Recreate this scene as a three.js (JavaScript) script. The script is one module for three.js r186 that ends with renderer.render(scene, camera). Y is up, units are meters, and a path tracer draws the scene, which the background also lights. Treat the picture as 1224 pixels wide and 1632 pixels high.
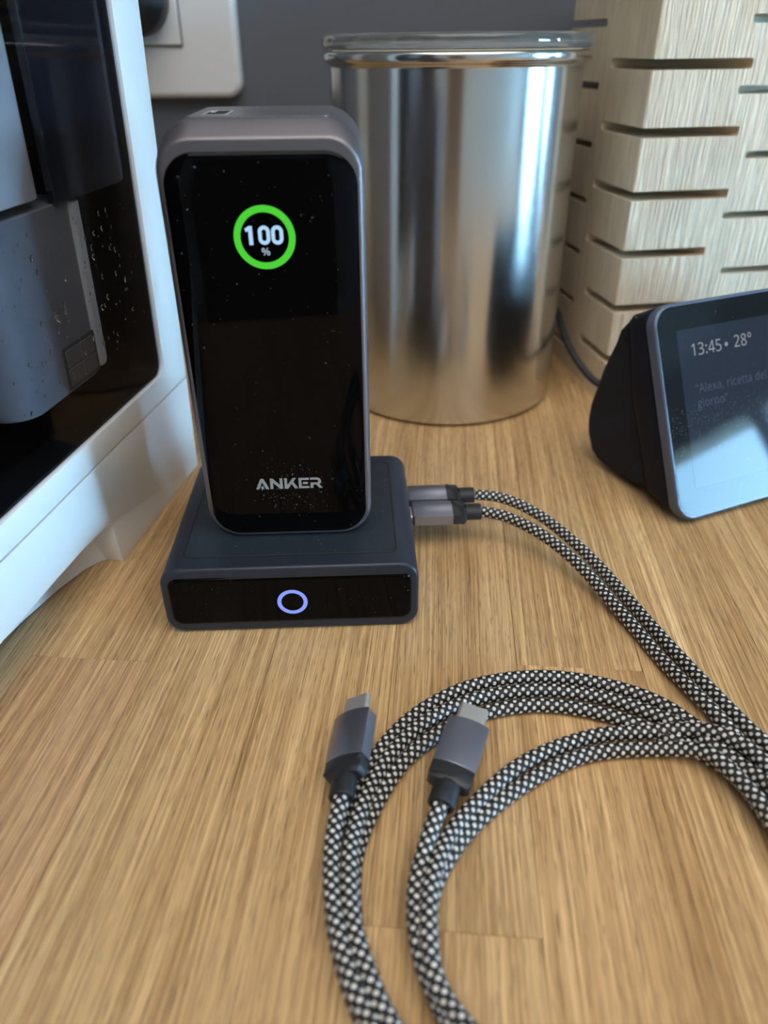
import * as THREE from 'three';
import { RectAreaLightUniformsLib } from 'three/addons/lights/RectAreaLightUniformsLib.js';
import { mergeGeometries, toCreasedNormals } from 'three/addons/utils/BufferGeometryUtils.js';
import { FontLoader } from 'three/addons/loaders/FontLoader.js';
import { Brush, Evaluator, SUBTRACTION } from 'three-bvh-csg';

// ---------- camera, sky, large lights, exposure (lengths below in millimetres unless said; K turns them into metres) ----------
const K = 0.001;
const scene = new THREE.Scene();
const camera = new THREE.PerspectiveCamera(2 * Math.atan(816 / 1185.77) * 180 / Math.PI, 1224 / 1632, 0.01, 100);
camera.position.set(14.964 * K, 168.338 * K, 213.251 * K);
{
  const yaw = 0.033944, pitch = 0.55956, roll = -0.0106;
  const f = new THREE.Vector3(Math.sin(yaw) * Math.cos(pitch), -Math.sin(pitch), -Math.cos(yaw) * Math.cos(pitch));
  const r0 = new THREE.Vector3(Math.cos(yaw), 0, Math.sin(yaw)), u0 = r0.clone().cross(f);
  const r = r0.clone().multiplyScalar(Math.cos(roll)).addScaledVector(u0, Math.sin(roll));
  const u = u0.clone().multiplyScalar(Math.cos(roll)).addScaledVector(r0, -Math.sin(roll));
  camera.quaternion.setFromRotationMatrix(new THREE.Matrix4().makeBasis(r, u, f.clone().negate()));
}
camera.focus = 0.245;
camera.userData.fStop = 9;
scene.add(camera);

const SKY = { zenith: [25, 54, 98], horizon: [43, 82, 114], ground: [5, 5.5, 6] };
const CEILING_FILL = { size: 1.8, power: 1.75, color: [1.0, 0.96, 0.90] };  // added panel, unseen, in place of a broadly bright ceiling
{
  const w = 64, h = 64, a = new Float32Array(w * h * 4);
  for (let j = 0; j < h; j++) {
    const el = ((j + 0.5) / h - 0.5) * Math.PI, t = Math.pow(Math.max(0, Math.sin(el)), 0.6);
    for (let i = 0; i < w; i++) for (let c = 0; c < 4; c++)
      a[(j * w + i) * 4 + c] = c === 3 ? 1 : el < 0 ? SKY.ground[c] : SKY.horizon[c] * (1 - t) + SKY.zenith[c] * t;
  }
  const sky = new THREE.DataTexture(a, w, h, THREE.RGBAFormat, THREE.FloatType);
  sky.mapping = THREE.EquirectangularReflectionMapping; sky.magFilter = THREE.LinearFilter; sky.needsUpdate = true;
  scene.background = sky;
}
const renderer = new THREE.WebGLRenderer({ antialias: true });
renderer.toneMapping = THREE.LinearToneMapping;
renderer.toneMappingExposure = 1;
renderer.shadowMap.enabled = true;
RectAreaLightUniformsLib.init();
{
  const c = CEILING_FILL, l = new THREE.RectAreaLight(new THREE.Color().setRGB(...c.color), c.power, c.size, c.size);
  l.name = 'added_fill_glow'; l.position.set(0.25, 1.565, 0.9); l.rotation.x = -Math.PI / 2; scene.add(l);
}

// ---------- small helpers ----------
let seed = 12345;
const rnd = () => { seed = (seed + 0x6D2B79F5) | 0; let t = Math.imul(seed ^ (seed >>> 15), 1 | seed); t = (t + Math.imul(t ^ (t >>> 7), 61 | t)) ^ t; return ((t ^ (t >>> 14)) >>> 0) / 4294967296; };
const rr = (a, b) => a + (b - a) * rnd();
const V = (x, y, z) => new THREE.Vector3(x, y, z);
const done = new WeakSet(), taken = {};
function numbered(name) { const n = taken[name] = (taken[name] ?? -1) + 1; return n ? name + '_' + String(n).padStart(3, '0') : name; }
function mesh(name, g, m, parent = scene) {
  if (!done.has(g)) { g.scale(K, K, K); done.add(g); }
  const o = new THREE.Mesh(g, m); o.name = parent === scene ? numbered(name) : name; parent.add(o); return o;
}
function thing(name, label, category, [x, y, z] = [0, 0, 0], turn = 0, group) {
  const o = new THREE.Group(); o.name = numbered(name); scene.add(o);
  o.position.set(x * K, y * K, z * K); o.rotation.y = turn; o.userData = { label, category }; if (group) o.userData.group = group; return o;
}
const struct = (o) => { o.userData.kind = 'structure'; return o; };
const std = (rgb, roughness, metalness = 0, more = {}) => new THREE.MeshPhysicalMaterial({ color: new THREE.Color().setRGB(...rgb), roughness, metalness, ...more });
const glow = (rgb, k = 1) => new THREE.MeshStandardMaterial({ color: 0x000000, emissive: new THREE.Color().setRGB(...rgb), emissiveIntensity: k, roughness: 0.6 });

function rrPts(x0, y0, x1, y1, r, n = 8) {                    // counter-clockwise rounded rectangle; r one radius or [bl, br, tr, tl]
  const R = Array.isArray(r) ? r : [r, r, r, r], out = [];
  const c = [[x0 + R[0], y0 + R[0], Math.PI], [x1 - R[1], y0 + R[1], 1.5 * Math.PI], [x1 - R[2], y1 - R[2], 0], [x0 + R[3], y1 - R[3], 0.5 * Math.PI]];
  c.forEach(([cx, cy, a], k) => { for (let i = 0; i <= n; i++) { const t = a + (i / n) * Math.PI / 2; out.push([cx + R[k] * Math.cos(t), cy + R[k] * Math.sin(t)]); } });
  return out;
}
const ringAt = (pts, z) => pts.map(([x, y]) => [x, y, z]);
function loft(sections, crease = 0.5, caps = true) {          // sections of equally many points, listed from back to front (z rising), outline counter-clockwise
  const n = sections[0].length, p = [], idx = [];
  for (const s of sections) for (const q of s) p.push(...q);
  for (let k = 0; k + 1 < sections.length; k++) for (let i = 0; i < n; i++) {
    const a = k * n + i, b = k * n + (i + 1) % n, c = a + n, d = b + n; idx.push(a, b, d, a, d, c);
  }
  const g = new THREE.BufferGeometry(); g.setAttribute('position', new THREE.Float32BufferAttribute(p, 3)); g.setIndex(idx);
  const sides = toCreasedNormals(g, crease); if (!caps) return boxUV(sides);
  const q = [];                                               // flat end faces, kept apart so that the rounded rims do not bend their shading
  for (const [k, flip] of [[0, true], [sections.length - 1, false]]) {
    const s = sections[k], m = [0, 1, 2].map((c) => s.reduce((t, v) => t + v[c], 0) / n);
    for (let i = 0; i < n; i++) { const a = s[i], b = s[(i + 1) % n]; flip ? q.push(...m, ...b, ...a) : q.push(...m, ...a, ...b); }
  }
  const e = new THREE.BufferGeometry(); e.setAttribute('position', new THREE.Float32BufferAttribute(q, 3)); e.computeVertexNormals();
  return boxUV(mergeGeometries([sides, e]));
}
function boxUV(g, s = K) {                                    // uv in metres by the main direction of each triangle
  if (g.index) g = g.toNonIndexed();
  const p = g.attributes.position, uv = new Float32Array(p.count * 2), a = V(), b = V(), c = V();
  for (let i = 0; i < p.count; i += 3) {
    a.fromBufferAttribute(p, i); b.fromBufferAttribute(p, i + 1); c.fromBufferAttribute(p, i + 2);
    const n = b.clone().sub(a).cross(c.clone().sub(a)), x = Math.abs(n.x), y = Math.abs(n.y), z = Math.abs(n.z);
    [a, b, c].forEach((q, k) => { const [u, v] = y >= x && y >= z ? [q.x, q.z] : x >= z ? [q.z, q.y] : [q.x, q.y]; uv[(i + k) * 2] = u * s; uv[(i + k) * 2 + 1] = v * s; });
  }
  g.setAttribute('uv', new THREE.BufferAttribute(uv, 2)); return g;
}
// a rounded-rectangle slab between z0 and z1 with a rounded front (bf) and back (bb) edge
function slab(x0, y0, x1, y1, r, z0, z1, bf = 0.6, bb = 0.3, n = 8, steps = 5, crease = 0.5) {
  const R = (d) => (Array.isArray(r) ? r.map((q) => Math.max(0.05, q - d)) : Math.max(0.05, r - d)), S = [];
  const at = (d, z) => ringAt(rrPts(x0 + d, y0 + d, x1 - d, y1 - d, R(d), n), z);
  for (let i = 0; i <= steps && bb > 0; i++) { const t = (i / steps) * Math.PI / 2; S.push(at(bb * (1 - Math.sin(t)), z0 + bb * (1 - Math.cos(t)))); }
  if (!(bb > 0)) S.push(at(0, z0));
  for (let i = 0; i <= steps && bf > 0; i++) { const t = (i / steps) * Math.PI / 2; S.push(at(bf * (1 - Math.cos(t)), z1 - bf * (1 - Math.sin(t)))); }
  if (!(bf > 0)) S.push(at(0, z1));
  return loft(S, crease);
}
const box = (x0, y0, z0, x1, y1, z1) => { const g = new THREE.BoxGeometry(x1 - x0, y1 - y0, z1 - z0); g.translate((x0 + x1) / 2, (y0 + y1) / 2, (z0 + z1) / 2); return boxUV(g); };
function extrude(pts, z0, z1, bevel = 0, holes = [], seg = 2) {
  const s = new THREE.Shape(pts.map(([x, y]) => new THREE.Vector2(x, y)));
  for (const h of holes) s.holes.push(new THREE.Path(h.map(([x, y]) => new THREE.Vector2(x, y))));
  const g = new THREE.ExtrudeGeometry(s, { depth: z1 - z0 - 2 * bevel, bevelEnabled: bevel > 0, bevelThickness: bevel, bevelSize: bevel, bevelOffset: -bevel, bevelSegments: seg, curveSegments: 12 });
  g.translate(0, 0, z0 + bevel); return boxUV(toCreasedNormals(g, 0.6));
}
const lathe = (pts, seg = 96) => new THREE.LatheGeometry(pts.map(([x, y]) => new THREE.Vector2(x, y)), seg);
const merge = (list) => mergeGeometries(list.map((g) => { const q = g.index ? g.toNonIndexed() : g; for (const k of Object.keys(q.attributes)) if (!['position', 'normal', 'uv'].includes(k)) q.deleteAttribute(k); return q; }));
const ringShape = (ro, ri, z0, z1, n = 96) => { const c = (r) => Array.from({ length: n }, (_, i) => [r * Math.cos(i / n * 2 * Math.PI), r * Math.sin(i / n * 2 * Math.PI)]); return extrude(c(ro), z0, z1, 0, [c(ri)]); };

// ---------- computed textures ----------
function tex(w, h, fn, srgb = true, repeat = true) {
  const d = new Uint8Array(w * h * 4);
  for (let j = 0; j < h; j++) for (let i = 0; i < w; i++) { const c = fn(i, j); const k = (j * w + i) * 4; for (let q = 0; q < 3; q++) d[k + q] = Math.max(0, Math.min(255, Math.round((Array.isArray(c) ? c[q] : c) * 255))); d[k + 3] = 255; }
  const t = new THREE.DataTexture(d, w, h, THREE.RGBAFormat); t.magFilter = THREE.LinearFilter; t.minFilter = THREE.LinearMipmapLinearFilter; t.generateMipmaps = true;
  if (repeat) t.wrapS = t.wrapT = THREE.RepeatWrapping; if (srgb) t.colorSpace = THREE.SRGBColorSpace; t.needsUpdate = true; return t;
}
const hash = (x, y, s) => { let n = (x * 374761393 + y * 668265263 + s * 974634777) | 0; n = Math.imul(n ^ (n >>> 13), 1274126177); return ((n ^ (n >>> 16)) >>> 0) / 4294967296; };
function noise(x, y, px, py, s) {                             // value noise that repeats every px by py cells
  const x0 = Math.floor(x), y0 = Math.floor(y), fx = x - x0, fy = y - y0, m = (a, b) => ((a % b) + b) % b;
  const u = fx * fx * (3 - 2 * fx), v = fy * fy * (3 - 2 * fy), q = (i, j) => hash(m(x0 + i, px), m(y0 + j, py), s);
  return (q(0, 0) * (1 - u) + q(1, 0) * u) * (1 - v) + (q(0, 1) * (1 - u) + q(1, 1) * u) * v;
}
const scaled = (t, sx, sy) => { const c = t.clone(); c.repeat.set(sx, sy); c.needsUpdate = true; return c; };
// oak: one tile is 160 mm across the grain (u) and 640 mm along it (v)
const OW = 2048, OH = 1024, pore = new Float32Array(OW * OH), grain = new Float32Array(OW * OH);
for (let k = 0; k < 26000; k++) {
  const x = Math.floor(rnd() * OW), y = Math.floor(rnd() * OH), len = Math.floor(rr(4, 17)), wide = 1 + Math.floor(rnd() * 2.6), deep = rr(0.15, 0.95);
  for (let j = 0; j < len; j++) for (let i = 0; i < wide; i++) { const at = ((y + j) % OH) * OW + (x + i) % OW; pore[at] = Math.max(pore[at], deep * Math.sin(Math.PI * (j + 0.5) / len)); }
}
for (let j = 0; j < OH; j++) for (let i = 0; i < OW; i++) {
  const x = i / OW, y = j / OH, warp = (noise(x * 5, y * 3, 5, 3, 1) - 0.5) * 0.03 + (noise(x * 14, y * 9, 14, 9, 2) - 0.5) * 0.006, xx = x + warp + 1;
  grain[j * OW + i] = 0.26 * (noise(xx * 9, y * 2, 9, 2, 3) - 0.5) + 0.22 * (noise(xx * 46, y * 3, 46, 3, 4) - 0.5) + 0.24 * (noise(xx * 170, y * 7, 170, 7, 5) - 0.5) + 0.46 * (noise(xx * 420, y * 18, 420, 18, 6) - 0.5) + 0.34 * (noise(xx * 900, y * 34, 900, 34, 7) - 0.5);
}
const oakMap = tex(OW, OH, (i, j) => { const t = grain[j * OW + i], k = 1 - 0.36 * pore[j * OW + i]; return [(0.755 + 0.38 * t) * k, (0.615 + 0.385 * t) * k, (0.432 + 0.35 * t) * k]; });
const oakBump = tex(OW, OH, (i, j) => 0.62 + 0.25 * grain[j * OW + i] - 0.5 * pore[j * OW + i], false);
// braided sleeve: one tile holds 3 x 4 cells, each with two white dots between black strands
const weaveAt = (i, j, n = 384, m = 512) => {
  const u = (i + 0.5) / n * 3, v = (j + 0.5) / m * 4; let best = 9, id = 0;
  for (let a = -1; a <= 4; a++) for (let b = -1; b <= 5; b++) for (const o of [0, 0.5]) {
    const du = u - (a + o), dv = v - (b + o), s = (du * 0.94 + dv * 0.34) / 0.225, q = (-du * 0.34 + dv * 0.94) / 0.19, d = Math.pow(Math.abs(s), 2.6) + Math.pow(Math.abs(q), 2.6);
    if (d < best) { best = d; id = hash(((a % 3) + 3) % 3, ((b % 4) + 4) % 4, o ? 8 : 9); }
  }
  const strand = Math.abs(Math.sin((u + v) * Math.PI * 8)) * 0.5 + 0.5;
  return { d: best, id, strand };
};
const weaveMap = tex(384, 512, (i, j) => { const { d, id, strand } = weaveAt(i, j), w = Math.max(0, Math.min(1, (1.15 - d) / 0.35)), b = 0.03 + 0.05 * strand; const l = 0.80 + 0.12 * id; return [b + (l - b) * w, b + (l * 0.985 - b) * w, b * 1.08 + (l * 0.955 - b) * w]; });
const weaveBump = tex(384, 512, (i, j) => { const { d, strand } = weaveAt(i, j); return d < 1.2 ? 0.55 - 0.2 * (1.2 - d) * -1 : 0.75 + 0.25 * strand * Math.min(1, d - 1.2); }, false);
// fine even grain for plastics and fabric
const grit = tex(256, 256, (i, j) => 0.5 + 0.5 * (noise(i / 2, j / 2, 128, 128, 11) - 0.5) + 0.3 * (hash(i, j, 12) - 0.5), false);
const fabricMap = tex(128, 128, (i, j) => { const a = ((i >> 1) + (j >> 1)) & 1, n = hash(i, j, 14); const k = 0.055 + 0.035 * a + 0.035 * n; return [k * 0.82, k * 0.92, k * 1.25]; });
const fabricBump = tex(128, 128, (i, j) => 0.4 + 0.4 * (((i >> 1) + (j >> 1)) & 1) + 0.2 * hash(i, j, 15), false);
// specks of dust lying on black gloss: base colour, specks of random size
function dustTex(w, h, n, base, bright, heavy) {
  const d = new Float32Array(w * h);
  for (let k = 0; k < n; k++) {
    const [x, y] = heavy(rnd(), rnd()), r = rr(0.5, 1.5), l = rr(0.15, 1) * bright, a = rr(0, 6.3), len = rnd() < 0.25 ? rr(2, 6) : 0;
    for (let s = 0; s <= len; s++) for (let dj = -2; dj <= 2; dj++) for (let di = -2; di <= 2; di++) {
      const px = Math.round(x * w + s * Math.cos(a)) + di, py = Math.round(y * h + s * Math.sin(a)) + dj;
      if (px < 0 || py < 0 || px >= w || py >= h) continue; const f = Math.max(0, 1 - Math.hypot(di, dj) / (r + 0.6)); d[py * w + px] = Math.max(d[py * w + px], l * f);
    }
  }
  return tex(w, h, (i, j) => base.map((b) => b + d[j * w + i] * (1 - b)), true, false);
}

// ---------- materials ----------
const M = {
  gloss: std([0.004, 0.004, 0.0045], 0.03),
  gunmetal: std([0.205, 0.188, 0.20], 0.44, 0.85, { bumpMap: scaled(grit, 90, 90), bumpScale: 0.000012 }),
  shell: std([0.34, 0.35, 0.41], 0.36, 0.9, { bumpMap: scaled(grit, 120, 120), bumpScale: 0.000012 }),
  collar: std([0.018, 0.019, 0.022], 0.45),
  rubber: std([0.014, 0.015, 0.018], 0.55),
  tip: std([0.62, 0.60, 0.56], 0.36, 0.65),
  dock: std([0.015, 0.020, 0.031], 0.42, 0, { bumpMap: scaled(grit, 80, 80), bumpScale: 0.00002 }),
  dockPlate: std([0.026, 0.035, 0.047], 0.5, 0, { bumpMap: scaled(grit, 80, 80), bumpScale: 0.00002 }),
  dark: std([0.006, 0.006, 0.007], 0.6),
  white: std([0.80, 0.81, 0.81], 0.22, 0, { clearcoat: 0.4, clearcoatRoughness: 0.08 }),
  socket: std([0.78, 0.79, 0.80], 0.16),
  steel: std([0.66, 0.655, 0.645], 0.2, 1, { anisotropy: 0.75, anisotropyRotation: Math.PI / 2, bumpMap: null }),
  lidGlass: std([0.97, 0.99, 0.98], 0.03, 0, { transmission: 0.94, thickness: 0.005, ior: 1.5 }),
  seal: std([0.55, 0.50, 0.33], 0.4),
  green: glow([0.06, 0.62, 0.025]), digits: glow([0.42, 0.66, 0.92]), halo: glow([0.25, 0.33, 1.0]),
  print: std([0.30, 0.295, 0.285], 0.5),
};
const wallPaint = std([0.118, 0.127, 0.147], 0.75, 0, { bumpMap: scaled(grit, 12, 12), bumpScale: 0.00008 });
const plaster = std([0.74, 0.70, 0.64], 0.9), ceilingPaint = std([0.85, 0.85, 0.84], 0.9), pvc = std([0.85, 0.85, 0.84], 0.3);

// ---------- the room (metres x 1000) ----------
const FLOOR = -900, TOP = 1600, XL = -1500, XR = 5000, ZF = 3200, WALL_TURN = 7 * Math.PI / 180;
struct(mesh('floor', box(XL - 200, FLOOR - 100, -1400, XR + 150, FLOOR, ZF + 150), std([0.17, 0.105, 0.06], 0.45)));
struct(mesh('ceiling', box(XL - 200, TOP, -1400, XR + 150, TOP + 100, ZF + 150), ceilingPaint));
struct(mesh('wall_left', box(XL - 150, FLOOR, -1400, XL, TOP, ZF), plaster));
struct(mesh('wall_front', box(XL - 150, FLOOR, ZF, XR + 150, TOP, ZF + 150), plaster));
const back = mesh('wall_back', box(-1750, FLOOR, -150, 5400, TOP, 0), wallPaint); struct(back);
back.rotation.y = -WALL_TURN; back.position.set(0, 0, -315 * K);
// right wall with two windows (sills below, heads above the worktop's height)
const WY0 = -330, WY1 = 1135, WINDOWS = [[110, 560, null], [1230, 2560, 1640]];
{
  const list = [box(XR, FLOOR, -1400, XR + 150, WY0, ZF), box(XR, WY1, -1400, XR + 150, TOP, ZF)]; let z = -1400;
  for (const [z0, z1] of [...WINDOWS, [ZF, ZF]]) { list.push(box(XR, WY0, z, XR + 150, WY1, z0)); z = z1; }
  struct(mesh('wall_right', merge(list), wallPaint));
}
const pane = std([0.98, 0.99, 0.99], 0, 0, { transmission: 1, thickness: 0 }), blind = std([0.98, 0.86, 0.66], 1, 0, { transmission: 0.9, thickness: 0 });
WINDOWS.forEach(([z0, z1, mid], k) => {
  const w = new THREE.Group(); w.name = 'window_' + (k + 1); struct(w); scene.add(w); const f = 112, e = k ? f : 45, head = 14;
  const bars = [box(XR - 25, WY1 - head, z0, XR + 60, WY1, z1), box(XR - 25, WY0, z0, XR + 60, WY0 + f, z1), box(XR - 25, WY0 + f, z0, XR + 60, WY1 - head, z0 + e), box(XR - 25, WY0 + f, z1 - e, XR + 60, WY1 - head, z1)];
  if (mid) bars.push(box(XR - 25, WY0 + f, mid - 55, XR + 60, WY1 - head, mid + 55));
  mesh('window_frame', merge(bars), pvc, w);
  for (const [a, b] of mid ? [[z0 + e, mid - 55], [mid + 55, z1 - e]] : [[z0 + e, z1 - e]]) {
    mesh('window_pane', box(XR + 18, WY0 + f, a, XR + 22, WY1 - head, b), pane, w);
    const bg = new THREE.PlaneGeometry(b - a - 8, f - head); bg.rotateY(-Math.PI / 2); bg.translate(XR + 5, WY1 - (f + head) / 2, (a + b) / 2); mesh('folded_blind', bg, blind, w);
  }
});
struct(mesh('ground_outside', box(5400, -4200, -30000, 60000, -4000, 30000), std([0.22, 0.24, 0.2], 0.9)));
{
  const d = new THREE.Group(); d.name = 'door_1'; struct(d); scene.add(d);
  const wood = std([0.16, 0.075, 0.035], 0.4);
  mesh('door_leaf', slab(-700, FLOOR, 100, 1150, 4, ZF - 45, ZF - 8, 6, 1), wood, d);
  d.children[0].rotation.y = 0;
}
{
  const t = thing('added_fill_panel', 'added glowing square panel, stands in for broad light from above', 'fill panel', [250, TOP, 900]);
  mesh('housing', box(-920, -30, -920, 920, 0, 920), std([0.8, 0.8, 0.8], 0.5), t);
  mesh('fill_face', box(-900, -33, -900, 900, -30, 900), glow(CEILING_FILL.color, CEILING_FILL.power), t);
}
{
  const t = thing('pendant_lamp', 'round black pendant lamp hanging in front of the window', 'lamp', [1370, 455, 225]);
  mesh('lamp_shade', lathe([[0, 118], [25, 116], [70, 95], [104, 56], [118, 8], [116, -50], [96, -84], [92, -80], [110, -48], [112, 8], [99, 53], [66, 90], [20, 110], [0, 111]], 40), std([0.01, 0.01, 0.012], 0.5), t);
  mesh('cord', new THREE.CylinderGeometry(3, 3, TOP - 455 - 116, 8).translate(0, (TOP - 455 + 116) / 2, 0), M.rubber, t);
}

// ---------- worktop of glued oak staves, turned seven degrees ----------
{
  const t = thing('worktop', 'oak worktop of glued staves that everything stands on', 'worktop', [0, 0, 0], -WALL_TURN);
  const tone = [[1, 1, 1], [1.04, 1.03, 1.02], [0.96, 0.94, 0.93], [1.02, 0.98, 0.95], [0.98, 0.985, 0.975], [1.06, 1.05, 1.04]];
  const oak = tone.map((c) => std(c, 0.43, 0, { map: oakMap, bumpMap: oakBump, bumpScale: 0.00006 }));
  const pink = std([1.0, 0.92, 0.92], 0.4, 0, { map: oakMap, bumpMap: oakBump, bumpScale: 0.00006 });
  const P = 39.5, U0 = -51.4, THICK = 38, gap = 0.05;
  const joints = { '-1': [[38.3, 3, 'pink']], 2: [[117.7, 0, 1]], 3: [[31, 0, 3]] };
  for (let k = -17; k < 20; k++) {
    const u0 = U0 + k * P, u1 = u0 + P, zb = -312.4, zf = 330; let cuts = [];
    if (joints[k]) cuts = [joints[k][0][0]]; else if (k > -5 && k < 7) cuts = [k % 2 ? -165 + 30 * hash(k, 1, 3) : -245 + 40 * hash(k, 2, 3)]; else { let z = zb + 60 + 240 * hash(k, 3, 3); while (z < zf - 60) { cuts.push(z); z += 260 + 90 * hash(k, Math.round(z), 3); } }
    const edge = [zb, ...cuts, zf];
    for (let i = 0; i + 1 < edge.length; i++) {
      const c = 0.12, A = [u0 + gap, edge[i] + gap], B = [u1 - gap, edge[i + 1] - gap];
      const g = loft([rrPts(A[0], -B[1], B[0], -A[1], 0.2, 1), rrPts(A[0], -B[1], B[0], -A[1], 0.2, 1), rrPts(A[0] + c, -B[1] + c, B[0] - c, -A[1] - c, 0.2, 1)].map((q, n) => ringAt(q, [-THICK, -c, 0][n])), 0.3);
      g.rotateX(-Math.PI / 2);
      const uv = g.attributes.uv, p = g.attributes.position, ou = hash(k, i, 21), ov = hash(k, i, 22);
      for (let q = 0; q < uv.count; q++) uv.setXY(q, p.getX(q) / 160 + ou, p.getZ(q) / 640 + ov);
      let m = oak[Math.floor(hash(k, i, 23) * oak.length)];
      if (joints[k]) m = i === 0 ? oak[joints[k][0][1]] : joints[k][0][2] === 'pink' ? pink : oak[joints[k][0][2]];
      mesh('stave', g, m, t);
    }
  }
}

// ---------- power bank standing on its dock ----------
const PBX = -9.37, DOCK_H = 26.13;
const font = await new FontLoader().loadAsync('fonts/droid/droid_sans_bold.typeface.json');
const letters = (text, size, depth) => {
  const g = new THREE.ExtrudeGeometry(font.generateShapes(text, size), { depth, bevelEnabled: false, curveSegments: 6 }); g.computeBoundingBox();
  const b = g.boundingBox; g.translate(-(b.min.x + b.max.x) / 2, -(b.min.y + b.max.y) / 2, 0); return boxUV(g);
};
{
  const t = thing('power_bank', 'upright grey power bank, its black gloss front showing 100 percent in a green ring', 'power bank', [PBX, DOCK_H, 0]);
  const W = 27.4, H = 126.9, D = 49.6, R = 11;
  // outline drawn in by d at the sides and the foot and by dt at the top: the front edge is chamfered, widest at the top
  const outline = (d, dt, z) => ringAt(rrPts(-W + d, d, W - d, H - dt, [R - d, R - d, R - 0.4 * (d + dt), R - 0.4 * (d + dt)], 14), z);
  mesh('case', loft([outline(2.2, 2.2, -D), outline(1.1, 1.1, -D + 0.3), outline(0.3, 0.3, -D + 1.1), outline(0, 0, -D + 2.2), outline(0, 0, -6.6), outline(0, 0.12, -6.0), outline(0, 0.5, -5.3), outline(0, 2.58, -2.5), outline(0.09, 3.17, -1.7), outline(0.34, 3.69, -1.0), outline(0.68, 4.06, -0.5), outline(1.03, 4.35, -0.2), outline(1.29, 4.55, -0.075), outline(1.46, 4.75, -0.025), outline(1.7, 5.0, 0)], 0.42), M.gunmetal, t);
  const dust = dustTex(512, 1024, 330, [0.02, 0.02, 0.022], 0.6, (a, b) => (rnd() < 0.55 ? [0.53 + 0.2 * (a + rnd() + rnd() - 1.5), 0.165 + 0.085 * (b + rnd() + rnd() - 1.5)] : [a, b]));
  dust.repeat.set(1 / 0.052, 1 / 0.118); dust.offset.set(0.5, 0.0);
  const front = std([1, 1, 1], 0.03, 0, { map: dust, specularIntensity: 0.2 });
  const g = (() => {                                           // black front: flat in the middle, rolled over at its rim
    const S = [], x = 25.55, y0 = 1.85, y1 = 119.5, rise = 1.28, bev = 7.2, at = (d, z) => ringAt(rrPts(-x + d, y0 + d * 0.85, x - d, y1 - d * 0.85, [9.2, 9.2, 8.6, 8.6].map((q) => Math.max(0.1, q - d * 0.9)), 12), z);
    S.push(at(0, -1.2), at(0, 0.02));
    for (let i = 1; i <= 8; i++) { const a = (i / 8) * Math.PI / 2; S.push(at(bev * (1 - Math.cos(a)), 0.02 + rise * Math.sin(a))); }
    return loft(S, 0.5);
  })();
  const face = mesh('front_panel', g, front, t);
  const z = 1.3, ring = ringShape(8.35, 6.55, z - 0.2, z + 0.03); ring.translate(-0.1, 98.35, 0); mesh('charge_ring', ring, M.green, face);
  const zero = (x) => extrude(rrPts(x - 1.62, 96.5, x + 1.62, 101.5, 1.6, 6), z - 0.2, z + 0.03, 0, [rrPts(x - 0.62, 97.5, x + 0.62, 100.5, 0.6, 6)]);
  const one = extrude([[-3.3, 96.5], [-3.3, 101.45], [-4.2, 101.45], [-5.35, 100.75], [-5.05, 99.85], [-4.4, 100.2], [-4.4, 96.5]].reverse(), z - 0.2, z + 0.03);
  const pct = letters('%', 2.0, 0.2); pct.translate(-0.1, 94.7, z - 0.17);
  mesh('charge_digits', merge([one, zero(-0.2), zero(3.35)]), M.digits, face); mesh('percent_sign', pct, glow([0.30, 0.42, 0.5]), face);
  // maker's lettering, cut as flat shapes 4 mm high
  const y = 19.5, h = 3.9, P = (pts, dx) => extrude(pts.map(([a, b]) => [a + dx, y + b]), z - 0.2, z + 0.02);
  const L = [
    P([[0, 0], [1.0, 0], [2.15, 2.55], [3.3, 0], [4.35, 0], [2.65, h], [1.7, h]], -10.25), P([[1.75, -0.55], [2.9, 0.75], [2.3, 0.75], [2.45, 1.6], [1.4, 0.35], [2.0, 0.35]], -10.25),
    P([[0, 0], [0.95, 0], [0.95, 2.3], [3.2, 0], [4.1, 0], [4.1, h], [3.15, h], [3.15, 1.5], [0.9, h], [0, h]], -5.55),
    P([[0, 0], [1.1, 0], [3.9, h], [2.75, h], [0.95, 1.4], [0.95, h], [0, h]], -0.9), P([[2.4, 1.75], [3.3, 0], [4.4, 0], [2.95, 2.55]], -0.9),
    P([[0, 0], [3.4, 0], [3.4, 0.8], [0.95, 0.8], [0.95, 3.1], [3.4, 3.1], [3.4, h], [0, h]], 3.75), P([[1.35, 1.55], [3.0, 1.55], [3.0, 2.35], [1.35, 2.35]], 3.75),
    P([[0, 0], [0.95, 0], [0.95, 1.25], [1.9, 1.25], [2.85, 0], [4.0, 0], [2.9, 1.4], [3.45, 1.9], [3.55, 2.75], [3.2, 3.5], [2.5, h], [0, h], [0, 3.1], [2.3, 3.1], [2.6, 2.75], [2.6, 2.35], [2.3, 2.05], [0, 2.05]], 7.55),
  ];
  mesh('maker_lettering', merge(L), M.print, face);
  const top = dustTex(512, 512, 900, [0.37, 0.37, 0.38], 0.9, (a, b) => [0.32 + 0.66 * a, b]); top.repeat.set(1 / 0.05, 1 / 0.04); top.offset.set(0.5, 0.05);
  const pl = slab(-19, 6.2, 19, 45.5, 3, 0, 0.35, 0.15, 0); pl.rotateX(-Math.PI / 2); pl.translate(0, H - 0.2, 0);
  const plate = mesh('top_plate', pl, std([1, 1, 1], 0.35, 0.3, { map: top }), t);
  const frame = extrude(rrPts(-15.6, 11.8, -8.6, 27.4, 0.6, 3), 0, 0.16, 0, [rrPts(-14.9, 12.6, -9.3, 26.6, 0.3, 3)]); frame.rotateX(-Math.PI / 2); frame.translate(0, H + 0.12, 0);
  const port = mesh('usb_port', frame, M.tip, plate);
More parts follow.
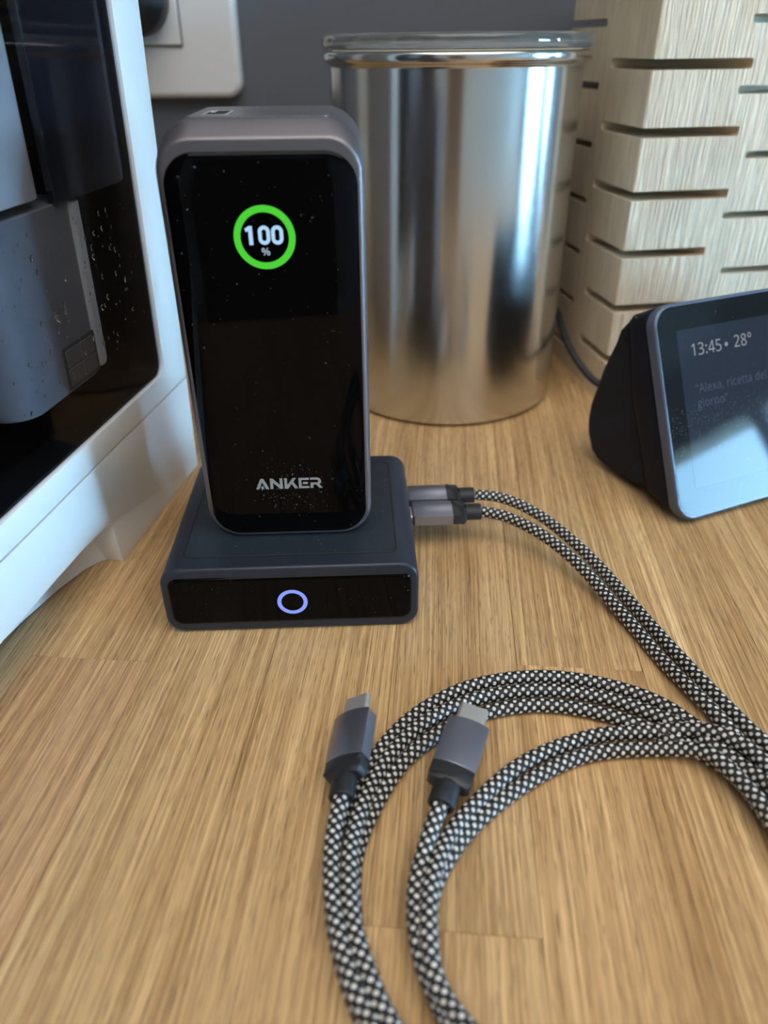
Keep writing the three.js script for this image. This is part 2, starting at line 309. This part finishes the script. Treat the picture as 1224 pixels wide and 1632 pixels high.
  mesh('port_opening', box(-14.9, H - 0.5, -26.6, -9.3, H + 0.2, -12.6), M.dark, port); mesh('port_tongue', box(-14.5, H - 0.4, -26, -13.2, H + 0.32, -21.4), M.socket, port);
}
{
  const bl = -51.757, bw = 84.622, cx = bl + bw / 2, z1 = 18.19, d = 76.29;
  const t = thing('charging_dock', 'low dark navy charging dock with a blue ring light on its black front', 'charging dock', [cx, 0, z1]);
  const w = bw / 2;
  mesh('housing', slab(-w, 0.3, w, DOCK_H, [6.2, 6.2, 6.5, 6.5], -d, 0, 1.1, 1.4, 10, 6), M.dock, t);
  const feet = box(-30, 0, -66, 30, 0.6, -10); mesh('rubber_pad', feet, M.rubber, t);
  const dust = dustTex(1024, 256, 130, [0.02, 0.02, 0.022], 0.55, (a, b) => [a, b]); dust.repeat.set(1 / 0.08, 1 / 0.02); dust.offset.set(0.5, -0.18);
  const fp = mesh('front_panel', slab(-40.0, 3.6, 40.0, 22.9, 3.6, -2, 0.75, 1.5, 0, 8, 6), std([1, 1, 1], 0.05, 0, { map: dust, specularIntensity: 0.2 }), t);
  const halo = ringShape(5.0, 3.68, 0.6, 0.8); halo.translate(0.35, 12.45, 0); mesh('ring_light', halo, M.halo, fp);
  const gapG = slab(-35.5, 6.4, 35.5, 69.7, 2.8, 0, 0.06, 0, 0); gapG.rotateX(-Math.PI / 2); gapG.translate(0, DOCK_H - 0.02, 0); 
  const gp = mesh('plate_joint', gapG, M.dark, t);
  const topDust = dustTex(512, 512, 260, [0.125, 0.155, 0.19], 0.5, (a, b) => [a, b]); topDust.repeat.set(1 / 0.07, 1 / 0.064); topDust.offset.set(0.5, 0.08);
  const pl = slab(-34.9, 7.0, 34.9, 69.1, 2.4, 0, 0.14, 0.1, 0); pl.rotateX(-Math.PI / 2); pl.translate(0, DOCK_H - 0.02, 0); 
  mesh('charging_plate', pl, std([1, 1, 1], 0.5, 0, { map: topDust }), gp);
}

// ---------- braided cables ----------
const sleeveMat = std([1, 1, 1], 0.5, 0, { map: weaveMap, bumpMap: weaveBump, bumpScale: 0.00022 });
const CR = 2.15;
function connector(parent, name, at, dir, up, tipLength = 6.6) {   // at: where the cable leaves; dir: towards the tip
  const section = (s, e, z, w0 = 5.8, side = 1.95, crown = 1.15) => {
    const out = [], w = w0 * s - e, q = side * s - e * 0.6, n = 8, c = crown * s;
    for (let i = 0; i <= n; i++) { const a = -1 + 2 * i / n; out.push([a * w, -q - c * (1 - a * a), z]); }
    for (let i = 0; i <= n; i++) { const a = 1 - 2 * i / n; out.push([a * w, q + c * (1 - a * a), z]); }
    return out;
  };
  const shell = mesh(name, loft([section(1, 0.35, 10.9), section(1, 0.05, 11.15), section(1, 0, 11.5), section(1, 0, 25.9), section(1, 0.3, 26.5), section(1, 0.75, 26.75)], 0.4), M.shell, parent);
  const ribs = []; for (let i = -5; i <= 5; i++) for (const s of [-1, 1]) { const b = box(-0.2, -0.12, -2.2, 0.2, 0.24, 2.2); b.rotateY(-0.65); b.translate(i * 0.85, s * (2.95 - 0.035 * i * i), 8.5); ribs.push(b); }
  const collar = mesh('collar', loft([section(0.68, 0, 5.6), section(0.82, 0, 5.75), section(0.93, 0, 6.4), section(0.985, 0, 7.4), section(0.985, 0, 11)], 0.5), M.collar, shell);
  mesh('collar_ribbing', merge(ribs), M.collar, collar);
  const relief = new THREE.LatheGeometry([[2.35, -0.4], [3.0, -0.4], [3.25, 0], [3.25, 5.4], [3.0, 6.2], [0.1, 6.2]].map(([x, y]) => new THREE.Vector2(x, y)), 28); relief.rotateX(Math.PI / 2); relief.scale(1.08, 0.96, 1);
  const rm = mesh('strain_relief', relief, M.rubber, shell);
  const hole = new THREE.CylinderGeometry(0.55, 0.55, 0.2, 14); hole.translate(0, 3.12, 3.3); mesh('relief_hole', hole, M.dark, rm);
  if (tipLength > 0) {
    const tip = slab(-4.15, -1.25, 4.15, 1.25, 1.24, 26.4, 26.6 + tipLength, 0.25, 0, 8, 3); const tm = mesh('plug_tip', tip, M.tip, shell);
    if (tipLength > 3) mesh('tip_opening', slab(-3.6, -0.72, 3.6, 0.72, 0.7, 26.6 + tipLength - 1, 26.63 + tipLength, 0, 0, 6), M.dark, tm);
  }
  const Z = dir.clone().normalize(), X = up.clone().cross(Z).normalize(), Y = Z.clone().cross(X);
  shell.quaternion.setFromRotationMatrix(new THREE.Matrix4().makeBasis(X, Y, Z)); shell.position.copy(at).multiplyScalar(K);
  return shell;
}
function sleeve(parent, pts) {
  const c = new THREE.CatmullRomCurve3(pts.map((p) => V(...p)), false, 'centripetal'); c.arcLengthDivisions = 2000;
  const len = c.getLength(), g = new THREE.TubeGeometry(c, Math.round(len / 1.6), CR, 22, false), uv = g.attributes.uv;
  for (let i = 0; i < uv.count; i++) uv.setXY(i, uv.getY(i) * 5 / 3, uv.getX(i) * len / 2.75 / 4);
  return mesh('cable_sleeve', g, sleeveMat, parent);
}
// stations round the coil: outer edge A and inner edge B of each loop, seen from above (x, z)
const OUTER = [[24, 165, 31, 156], [13, 146, 20.5, 143.5], [8.6, 136.9, 16.8, 136.8], [4.3, 121.9, 12.7, 122.3], [3.3, 107, 12.6, 107.5], [4.6, 98.0, 14.3, 100.3], [9.1, 84.8, 18.9, 90], [15.9, 72.4, 25.2, 79.6], [25.2, 60.9, 34.3, 70.7], [37.6, 51.7, 44.6, 64.7], [51, 46.4, 54.6, 61.6], [70.7, 44.9, 67.2, 60.8], [89.2, 49.3, 82, 64.6], [103.4, 57.2, 93, 70.5], [112.8, 66.5, 103, 78], [121.5, 77.5, 110.5, 87.5], [130, 95, 118, 101], [135, 120, 123, 121], [131, 150, 119.5, 146], [105, 184, 98, 172], [70, 194, 70, 180], [40, 184, 45, 171]];
const INNER = [[32, 153, 38, 148], [25.2, 140, 30.6, 138.5], [23.1, 132, 28.8, 133.4], [22.8, 122.7, 29.0, 123], [24.9, 110.9, 31.7, 113.5], [31.8, 98.8, 38, 103.7], [41.7, 89, 46, 95.6], [54.5, 78.7, 58.5, 86.8], [67.6, 72.2, 71.3, 80.6], [80.4, 68.5, 80.5, 78.5], [93.4, 68.2, 92, 78.4], [104, 69.3, 99.5, 79.9], [112, 72.8, 104.6, 83], [118.6, 79.5, 108, 90], [122.5, 92, 111, 101], [122, 112, 111.5, 115], [117, 138, 107, 134], [97, 163, 91, 154], [70, 172, 70, 162], [47, 166, 51, 157]];
const strand = (st, i, t, y) => { const [ax, az, bx, bz] = st[i], l = Math.hypot(bx - ax, bz - az), k = (CR + t * (l - 2 * CR)) / l; return [ax + (bx - ax) * k, y, az + (bz - az) * k]; };
const run = (st, from, to, t, y) => { const out = []; for (let i = from; i <= to; i++) out.push(strand(st, i, typeof t === 'function' ? t(i) : t, typeof y === 'function' ? y(i) : y)); return out; };
const lerpList = (list) => (i) => list[Math.min(list.length - 1, Math.max(0, i))];
{
  const t = thing('usb_cable', 'braided cable with the nearer dock plug, its free plug lying left of the coil', 'cable', [0, 0, 0], 0);
  // plug in the dock, then one and a half turns on the outside of the coil
  const lead = [[61.3, 12.9, -33.2], [65, 12.7, -32.2], [70.5, 12.3, -30], [79.2, 11.0, -23.2], [87.7, 9.0, -13.6], [94.7, 6.5, -1.2], [100.4, 4.0, 13.4], [105.3, 2.6, 28.5], [108.6, 2.5, 42.3], [111.6, 3.6, 54.5], [115.5, 3.6, 66]];
  const pts = [...lead, ...run(OUTER, 15, 21, 0, 2.2), ...run(OUTER, 0, 21, lerpList([0, 0, 0, 0, 0, 0, 0, 0, 0, 0, 0, 0, 0.02, 0.06, 0.25, 0.4, 0.4, 0.4, 0.4, 0.4, 0.4, 0.4]), 2.2),
    ...run(OUTER, 0, 18, lerpList([0.9, 0.9, 0.95, 0.9, 0.85, 0.78, 0.62, 0.55, 0.5, 0.5, 0.5, 0.5, 0.5, 0.55, 0.6, 0.75, 0.8, 0.8, 0.8]), lerpList([6.4, 6.4, 6.4, 6.4, 6.3, 5.8, 4.9, 4.4, 3.6, 2.9, 2.4, 2.4, 2.5, 2.9, 3.8, 4.4, 6.5, 6.5, 6.5])),
    [98, 6.5, 178], [70, 6.5, 187], [42, 6.5, 176], [24, 6.5, 158], [12.6, 6.5, 141], [9.6, 6.5, 134], [6.6, 6.5, 122], [5.6, 6.5, 114], [5.4, 6.5, 107], [6.1, 6.6, 99], [7.2, 6.9, 93.5], [7.7, 7.0, 90.5]];
  sleeve(t, pts);
  connector(t, 'plug_shell', V(61.0, 12.9, -33.2), V(-1, 0, 0.005), V(0, 1, 0), 1.4);
  connector(t, 'free_plug_shell', V(7.5, 7.0, 91.6), V(4.9, 1.0, -33), V(-0.62, 1, 0));
}
{
  const t = thing('usb_cable', 'braided cable with the farther dock plug, its free plug lying inside the outer coil', 'cable', [0, 0, 0], 0);
  const lead = [[61.3, 12.9, -46.0], [66, 12.6, -45.6], [71, 12.1, -44.6], [77.7, 11.0, -41.3], [86.8, 9.0, -32.9], [94.9, 6.5, -21.1], [101.7, 4.0, -7.8], [107.0, 2.6, 9.3], [111.0, 2.3, 25.8], [115.3, 2.2, 42.5], [119.6, 2.2, 57.8], [123.9, 2.2, 71.5], [128.5, 2.2, 82]];
  const iY = lerpList([2.2, 2.2, 2.2, 2.2, 2.2, 2.2, 2.2, 2.2, 2.2, 2.2, 2.4, 4.0, 6.2, 6.7, 6.7, 4.5, 2.3, 2.3, 2.3, 2.3]);
  const iY2 = lerpList([6.5, 6.5, 6.5, 6.5, 6.0, 4.2, 3.6, 3.2, 2.6, 2.3, 2.4, 4.0, 6.3, 6.9, 6.9, 6.9, 6.7, 6.6, 6.6, 6.6]);
  const pts = [...lead, [134.5, 2.2, 97], [139.5, 2.2, 120], [136, 2.2, 152], [108, 2.2, 188], [70, 2.2, 199], [36, 2.2, 183],
    ...run(OUTER, 0, 15, 1, lerpList([2.2, 2.2, 2.2, 2.2, 2.2, 2.2, 2.2, 2.2, 2.2, 2.2, 2.2, 2.2, 2.2, 2.2, 2.2, 2.3])), [115.5, 2.3, 104], [115.5, 2.3, 122], [110, 2.3, 143], [93, 2.3, 166], [70, 2.3, 176], [44, 2.3, 168],
    ...run(INNER, 0, 19, lerpList([0.6, 0.7, 0.8, 0.8, 0.9, 0.95, 1, 1, 1, 1, 1, 1, 1, 1, 1, 1, 1, 1, 1, 1]), iY),
    ...run(INNER, 0, 17, lerpList([1, 1, 1, 1, 0.75, 0.35, 0.12, 0.02, 0, 0, 0, 0, 0, 0, 0, 0, 0, 0]), iY2), [70, 6.6, 169], [43, 6.4, 161],
    [33.5, 5.4, 150], [27.6, 5.2, 139], [25.0, 5.0, 131], [24.2, 5.0, 123], [24.8, 5.2, 115], [26.9, 5.8, 108], [29.6, 6.6, 101], [31.6, 7.3, 96.6], [32.9, 7.5, 93.8]];
  sleeve(t, pts);
  connector(t, 'plug_shell', V(60.0, 12.9, -45.9), V(-1, 0, 0.005), V(0, 1, 0), 1.4);
  connector(t, 'free_plug_shell', V(32.4, 7.5, 95.2), V(12.7, 0.9, -30.3), V(0.12, 1, 0));
}

// ---------- steel canister with glass lid ----------
{
  const t = thing('canister', 'tall brushed steel canister with a clear glass lid, standing behind the power bank', 'canister', [64.9, 0, -195.6]);
  const r = 59.7;
  mesh('body', lathe([[0, 0.6], [r - 4, 0.6], [r - 1.2, 0.9], [r - 0.2, 2.2], [r, 4], [r, 160], [r + 0.3, 161.4], [r + 2, 161.9], [r + 2.9, 163.2], [r + 2.9, 165.2], [r + 2.2, 166.3], [r + 0.4, 166.5], [r - 0.8, 165.6], [r - 0.9, 4], [r - 4, 1.8], [0, 1.8]], 160), M.steel, t);
  const lid = mesh('lid', lathe([[0, 169.4], [56.5, 169.4], [57.6, 167.2], [61.4, 166.9], [62.4, 167.6], [62.8, 169.4], [62.5, 171.6], [61.5, 172.8], [58, 173.1], [55.5, 172.4], [54, 171.9], [0, 171.9]], 120), M.lidGlass, t);
  mesh('lid_seal', lathe([[54.8, 160.2], [58.2, 160.6], [58.5, 163], [58.2, 166.5], [57.2, 166.9], [54.8, 167.2], [54.6, 163], [54.8, 160.2]], 96), M.seal, lid);
}

// ---------- pale slotted wooden box ----------
{
  const turn = 7.18 * Math.PI / 180, W = 100, D = 99, H = 206;
  const t = thing('slotted_box', 'tall pale wooden box with saw slots round its corners, behind the display', 'box', [149.0, 0, -166.4], turn);
  // local axes: x along the front to the right, z towards the viewer, near left corner at the origin
  const sawn = tex(1024, 512, (i, j) => {
    const x = i / 1024, y = j / 512, w = (noise(x * 20, y * 7, 20, 7, 31) - 0.5) * 0.008, xx = x + w + 1, a = noise(xx * 190, y * 6, 190, 6, 32), b = noise(xx * 420, y * 26, 420, 26, 33), c = noise(x * 7, y * 5, 7, 5, 34);
    const k = 0.92 + 0.13 * (a - 0.5) + 0.10 * (b - 0.5) + 0.07 * (c - 0.5); return [k, k * 0.94, k * 0.84];
  });
  const sawnBump = tex(1024, 512, (i, j) => {
    const x = i / 1024, y = j / 512, w = (noise(x * 20, y * 7, 20, 7, 31) - 0.5) * 0.008, xx = x + w + 1, a = noise(xx * 190, y * 6, 190, 6, 32), b = noise(xx * 420, y * 26, 420, 26, 33);
    return 0.7 * a + 0.3 * b;
  }, false);
  const planed = tex(512, 512, (i, j) => {
    const x = i / 512, y = j / 512, a = noise(x * 8 + 1.5 * noise(x * 3, y * 6, 3, 6, 41), y * 60, 8, 60, 42), b = noise(x * 30, y * 190, 30, 190, 43), c = noise(x * 4, y * 4, 4, 4, 44);
    const knot = Math.hypot((x - 0.42) * 12, (y - 0.73) * 16) < 0.32 + 0.2 * b ? 0.45 : 1, k = (0.85 + 0.06 * (a - 0.5) + 0.045 * (b - 0.5) + 0.07 * (c - 0.5)); return [k * (knot < 1 ? 0.75 : 1), k * 0.925 * (knot < 1 ? 0.62 : 1), k * 0.80 * (knot < 1 ? 0.4 : 1)];
  });
  const combed = std([1, 1, 1], 0.85, 0, { map: scaled(sawn, 1 / 0.12, 1 / 0.12), bumpMap: scaled(sawnBump, 1 / 0.12, 1 / 0.12), bumpScale: 0.0009 });
  const smooth = std([1, 1, 1], 0.75, 0, { map: scaled(planed, 1 / 0.14, 1 / 0.14) });
  const brush = (g, m) => { const b = new Brush(g, m); b.updateMatrixWorld(); return b; };
  const shape = (x0, z0, x1, z1, r, y0, y1) => { const g = extrude(rrPts(x0, -z1, x1, -z0, r, 4), y0, y1, 0); g.rotateX(-Math.PI / 2); return g; };
  const outer = shape(0, -D, W, 0, 0.6, 0, H), p = outer.attributes.position, nn = outer.attributes.normal; outer.clearGroups();
  let start = 0, kind = -1; const isFront = (i) => (nn.getZ(i) > 0.9 && nn.getZ(i + 1) > 0.9 && nn.getZ(i + 2) > 0.9 ? 1 : 0);
  for (let i = 0; i < p.count; i += 3) { const k = isFront(i); if (k !== kind) { if (kind >= 0) outer.addGroup(start, i - start, kind); start = i; kind = k; } }
  outer.addGroup(start, p.count - start, kind);
  let solid = brush(outer, [smooth, combed]);
  const ev = new Evaluator(); ev.useGroups = true; ev.attributes = ['position', 'normal', 'uv'];
  const cut = (g) => { g.clearGroups(); g.addGroup(0, g.attributes.position.count, 0); solid = ev.evaluate(solid, brush(g, smooth), SUBTRACTION); };
    // slots: boxes that take a corner off the shell, their ends rounded
  const slot = (cx, cz, sx, sz, along, deep, y, h) => {       // corner at (cx, cz); sx, sz point from it along the two faces
    const raw = [[-8, -8], [along, -8], [along, 2], [along - 3, 7], [7, deep - 3], [2, deep], [-8, deep]].map(([a, b]) => [cx + sx * a, -(cz + sz * b)]);
    const g = extrude(sx * sz < 0 ? raw : raw.slice().reverse(), y - h / 2, y + h / 2, Math.min(1.1, h / 2.5), [], 3); g.rotateX(-Math.PI / 2); return g;
  };
  for (let k = 0; k < 7; k++) {
    const yc = 187.6 - 27.35 * k, yo = 177.2 - 27.35 * k, e = 45 + 4 * (hash(k, 5, 7) - 0.5) - (k > 4 ? 5 : 0), f = 48.5 + 5 * (hash(k, 6, 7) - 0.5) - (k === 4 ? 3 : 0);
    cut(slot(0, 0, 1, -1, f, e, yc, 4.3)); cut(slot(W, -D, -1, 1, f, e, yc, 4.3));
    const e2 = D - 54 - 3 * (hash(k, 8, 7) - 0.5), f2 = W - [44, 44, 55, 50, 55.5, 52, 50][k];
    cut(slot(0, -D, 1, 1, 46, e2, yo, 3.4)); cut(slot(W, 0, -1, -1, f2, 46, yo, 3.4));
  }
  const body = mesh('body', solid.geometry, solid.material, t); body.position.set(0, 0, 0);
}

// ---------- smart display ----------
{
  const a = 0.37996, tilt = 0.44456, W = 148, H = 87.1;
  const t = thing('smart_display', 'small tilted smart display with dark blue fabric body, its screen reading 13:45', 'smart display', [143.35, 2.9, -35.0], a);
  const tiltM = new THREE.Matrix4().makeRotationX(-tilt), place = (g) => g.applyMatrix4(tiltM);
  // local: x along the screen, y up the screen, z out of the screen, then leaned back
  const rim = std([0.10, 0.12, 0.17], 0.3, 0.2), sideM = std([0.008, 0.009, 0.016], 0.6, 0, { specularIntensity: 0.4 });
  const screenDust = dustTex(1024, 640, 2600, [0.11, 0.12, 0.13], 0.33, (u, v) => [u, rnd() < 0.8 ? 0.42 + 0.16 * (v - 0.5) + 0.1 * (rnd() - 0.5) - 0.0 * u : v]);
  screenDust.repeat.set(1 / 0.148, 1 / 0.0871);
  const bezel = mesh('bezel', place(slab(0, 0, W, H, 9, -5, 0, 1.0, 0.6, 12, 4)), rim, t);
  const gl = slab(1.3, 1.3, W - 1.3, H - 1.3, 7.9, -0.6, 0.12, 0.12, 0, 12, 3); 
  const scr = slab(10.3, 12.6, W - 10.3, 76.3, 0.2, 0.05, 0.16, 0, 0, 2); 
  mesh('glass', place(gl), std([1, 1, 1], 0.04, 0, { map: screenDust, specularIntensity: 0.16 }), bezel);
  const cw = 1024, ch = 512, cv = document.createElement('canvas'); cv.width = cw; cv.height = ch; const c = cv.getContext('2d');
  c.fillStyle = 'rgb(34,41,57)'; c.fillRect(0, 0, cw, ch);
  c.fillStyle = 'rgb(150,155,160)'; c.font = '54px sans-serif'; c.fillText('13:45', 48, 88); c.beginPath(); c.arc(200, 70, 7, 0, 7); c.fill(); c.fillText('28°', 232, 86);
  c.fillStyle = 'rgb(72,80,100)'; c.font = '40px sans-serif'; c.fillText('“Alexa, ricetta del mio', 50, 208); c.fillText('giorno”', 50, 256);
  const shown = new THREE.CanvasTexture(cv); shown.colorSpace = THREE.SRGBColorSpace;
  const uvw = (g) => { const p = g.attributes.position, uv = g.attributes.uv; for (let i = 0; i < uv.count; i++) uv.setXY(i, (p.getX(i) - 10.3) / 127.4, (p.getY(i) - 12.6) / 63.7); return g; };
  mesh('screen', place(uvw(scr)), new THREE.MeshPhysicalMaterial({ color: 0xffffff, map: scaled(screenDust, 1, 1), roughness: 0.04, specularIntensity: 0.16, emissive: 0xffffff, emissiveMap: shown, emissiveIntensity: 0.9 }), bezel);
  const prof = (list, x0, x1, b) => { const g = extrude(list, x0, x1, b, [], 4); g.rotateY(Math.PI / 2); return g; };  // outline in (depth, up) carried along x
  mesh('side_band', place(prof([[4, 3.5], [20, 11.5], [21, 52], [17, 83.6], [14.5, 86.2], [4, 86.6]], 0.5, W - 0.5, 4.5)), sideM, t);
  const fabric = std([1, 1, 1], 0.95, 0, { map: scaled(fabricMap, 60, 60), bumpMap: scaled(fabricBump, 60, 60), bumpScale: 0.00015, sheen: 0.2, sheenRoughness: 0.6 });
  mesh('fabric_body', place(prof([[18, 12], [31, 14.5], [45, 20.5], [53, 25], [56.5, 30], [57.6, 38], [56, 45], [52, 52.5], [39.5, 67.5], [25, 81], [19, 85.2], [17, 84]], 2.5, W - 2.5, 5)), fabric, t);
  const foot = box(20, -2.75, -62, 128, 0.6, -26); mesh('rubber_foot', foot, M.rubber, t);
}

// ---------- black lead of the display, running behind the canister ----------
{
  const c = new THREE.CatmullRomCurve3([V(150, 14, -113), V(144.5, 16.5, -140), V(138, 18.6, -150), V(133.2, 23.2, -160), V(130, 28.4, -172), V(128.2, 34.6, -185), V(128.2, 40, -200), V(124, 42, -225), V(108, 34, -255), V(80, 18, -276), V(30, 6, -287), V(-20, 3, -292), V(-60, 14, -300), V(-80, 50, -305)], false, 'centripetal');
  const o = mesh('display_power_lead', new THREE.TubeGeometry(c, 120, 1.9, 12), M.rubber); o.userData = { label: 'thin black power cord rising from behind the smart display past the slotted box', category: 'cord' };
}

// ---------- wall socket with a black plug ----------
{
  const t = thing('wall_socket', 'white wall socket with a wide frame on the grey wall', 'socket', [0, 0, -315], -WALL_TURN);
  const cx = -108.1, cy = 193.6;
  mesh('frame', slab(cx - 57, cy - 51.5, cx + 57, cy + 51.5, 9, 0, 8.5, 3.2, 0.3, 10, 6), M.socket, t);
  mesh('insert', slab(cx - 23.7, cy - 23.7, cx + 23.7, cy + 23.7, 0.8, 6, 10.2, 0.5, 0, 4, 3), M.socket, t);
  mesh('insert_joint', slab(cx - 24.3, cy - 24.3, cx + 24.3, cy + 24.3, 0.9, 6, 9.5, 0, 0, 3), M.dark, t);
  const p = thing('power_plug', 'round black power plug pushed into the wall socket', 'plug', [0, 0, -315], -WALL_TURN);
  const g = lathe([[0, 34], [7, 34], [10, 32.5], [11.5, 28], [14, 24], [18.6, 19.5], [19.7, 17.5], [19.7, 10.35], [0, 10.35]].reverse(), 48); g.rotateX(Math.PI / 2); g.translate(cx, cy, 0); mesh('plug_body', g, std([0.012, 0.013, 0.016], 0.35), p);
  const cord = new THREE.TubeGeometry(new THREE.CatmullRomCurve3([V(cx, cy, 32), V(cx - 1, cy - 2, 42), V(cx - 10, cy - 12, 52), V(cx - 30, cy - 40, 56), V(cx - 50, cy - 90, 50), V(cx - 60, cy - 150, 36)]), 40, 3.2, 12); mesh('plug_cord', cord, M.rubber, p);
}

// ---------- white countertop appliance with a dark window ----------
{
  const th = 79 * Math.PI / 180, n11 = 11 * Math.PI / 180, off = -81.1;
  const t = thing('countertop_appliance', 'glossy white countertop appliance with a dark window, its edge beside the power bank', 'appliance', [off * Math.cos(n11), 0, off * Math.sin(n11)], th); t.rotation.order = 'YXZ'; t.rotation.x = 0.031;
  // local: x along the face away from the viewer, y up, z out of the face
  const X0 = -300, X1 = 88.5, Y1 = 330, SEAM = 44.6;
  const foot = [[X0, 22.3], [-35, 22.3], [-14, 21.9], [1.5, 20.6], [5, 19.6], [6.6, 17.6], [7.0, 12], [7.6, 6], [9.5, 0.05], [X1, 0.05]];
  mesh('lower_panel', extrude([...foot, [X1, SEAM - 0.2], [X0, SEAM - 0.2]], -14, 0, 0.35), M.white, t);
  const gx1 = 67.6, gy0 = 54.6, hole = rrPts(-284, gy0, gx1, 312, [5, 5.5, 5, 5], 6);
  const door = mesh('door_frame', extrude([[X0, SEAM + 0.25], [X1, SEAM + 0.25], [X1, Y1], [X0, Y1]], -14, 0, 0.6, [hole.slice().reverse()]), M.white, t);
  mesh('window_liner', extrude(hole, -14.02, -2.0, 0, [rrPts(-283, gy0 + 1, gx1 - 1, 311, [4, 4.5, 4, 4], 6).reverse()]), M.dark, door);
  const pane = slab(-284.4, gy0 - 0.4, gx1 + 0.4, 312.4, [5, 5.8, 5, 5], -1.9, -1.3, 0, 0, 6);
  mesh('smoked_window', pane, std([0.74, 0.75, 0.77], 0.0, 0, { transmission: 1, thickness: 0, ior: 1.5, specularIntensity: 0.2 }), door);
  mesh('housing', extrude([...foot, [X1, Y1], [X0, Y1]], -150, -14.05, 0, [rrPts(-286, 52, 69.5, 314, 4, 4).reverse()]), M.white, t);
  mesh('back_housing', slab(X0, 22, X1, Y1, 4, -320, -150, 0, 6), M.white, t);
  mesh('cavity_lining', merge([box(-286, 52, -149.8, 69.4, 314, -148), box(-286, 52, -149.8, -284.6, 314, -4), box(68.2, 52, -149.8, 69.4, 314, -4), box(-286, 52, -149.8, 69.4, 53.4, -4), box(-286, 312.6, -149.8, 69.4, 314, -4)]), M.dark, t);
  mesh('upper_cover', slab(17.6, 128.2, 68, 312, [0.4, 8, 0.4, 0.4], -6, -3.4, 0.3, 0, 8), std([0.014, 0.016, 0.024], 0.05, 0, { ior: 2.0 }), t);
  // column behind the window: white upper half, narrow gap, lower half tinted grey as shade
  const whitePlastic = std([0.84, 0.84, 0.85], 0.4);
  const col = (x0, x1, y0, y1, r) => { const g = slab(x0, -44, x1, -4.6, [3, 3, r, r], y0, y1, 0.8, 0.8, 10, 3); g.rotateX(-Math.PI / 2); g.scale(1, 1, 1); return g; };
  const upright = (x0, x1, y0, y1, r) => { const g = slab(x0, 4.6, x1, 44, [r, r, 3, 3], y0, y1, 0.8, 0.8, 10, 3); g.rotateX(-Math.PI / 2); return g; };
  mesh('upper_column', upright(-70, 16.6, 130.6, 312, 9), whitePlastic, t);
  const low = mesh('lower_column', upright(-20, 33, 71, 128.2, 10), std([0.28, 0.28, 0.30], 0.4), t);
  mesh('lit_edge_strip', slab(26.6, 72, 32.6, 127.6, [2.8, 2.8, 0.5, 0.5], -7, -4.0, 1.4, 0, 8, 4), whitePlastic, low);  // white strip added to paint in the lit edge of the column
  mesh('column_recess', slab(5.5, 72, 26.5, 86.4, 1, -4.9, -4.35, 0, 0, 3), std([0.10, 0.10, 0.11], 0.4), low);
  for (let i = 0; i < 2; i++) for (let j = 0; j < 2; j++) mesh('recess_tile', slab(7 + i * 9.2, 73.2 + j * 6.2, 15.6 + i * 9.2, 78.8 + j * 6.2, 0.6, -4.6, -4.1, 0.2, 0, 3), std([0.2, 0.2, 0.215], 0.4), low);
  // condensation: small flat drops on the inside of the window
  const drops = []; const cap = new THREE.SphereGeometry(1, 12, 5, 0, Math.PI * 2, 0, Math.PI / 2); cap.rotateX(-Math.PI / 2);
  for (let k = 0; k < 150; k++) { const r = 0.25 + 0.75 * Math.pow(rnd(), 2), x = rr(-28, 62), y = rr(74, 124); if (x > 40 && rnd() < 0.3) continue; const g = cap.clone(); g.scale(r * 0.9, r * (1 + 0.35 * rnd()), r * 0.55); g.translate(x, y, -1.95); drops.push(g); }
  const dm = mesh('condensation_drops', merge(drops), std([0.9, 0.93, 0.97], 0.03, 0, { transmission: 1, thickness: 0.001, ior: 1.33 }), t); dm.userData = { kind: 'stuff', label: 'drops of condensation on the window' };
  // recessed skirt on the worktop under the raised edge
  const sk = [[X0, -60], [-140, -30], [-70, -22], [-40.3, -19.9], [-28.7, -18.7], [-10.5, -15.7], [2.1, -12.2], [7, -9.4], [10.2, -6.6], [12.8, -3.2], [14.5, -1], [30, -1.2], [30, -300], [X0, -300]];
  const sg = extrude(sk, 0, 22, 0); sg.rotateX(Math.PI / 2); sg.scale(1, -1, 1); 
  { const p = sg.attributes.position; for (let i = 0; i < p.count; i += 3) { for (const at of ['position', 'normal', 'uv']) { const b = sg.attributes[at], s = b.itemSize, x = b.array.slice((i + 1) * s, (i + 2) * s), y = b.array.slice((i + 2) * s, (i + 3) * s); b.array.set(y, (i + 1) * s); b.array.set(x, (i + 2) * s); } } }
  mesh('skirt', sg, M.white, t);
}

scene.traverse((o) => { if (o.isMesh) { o.castShadow = o.receiveShadow = !(o.material.transmission > 0.9); } });
renderer.render(scene, camera);
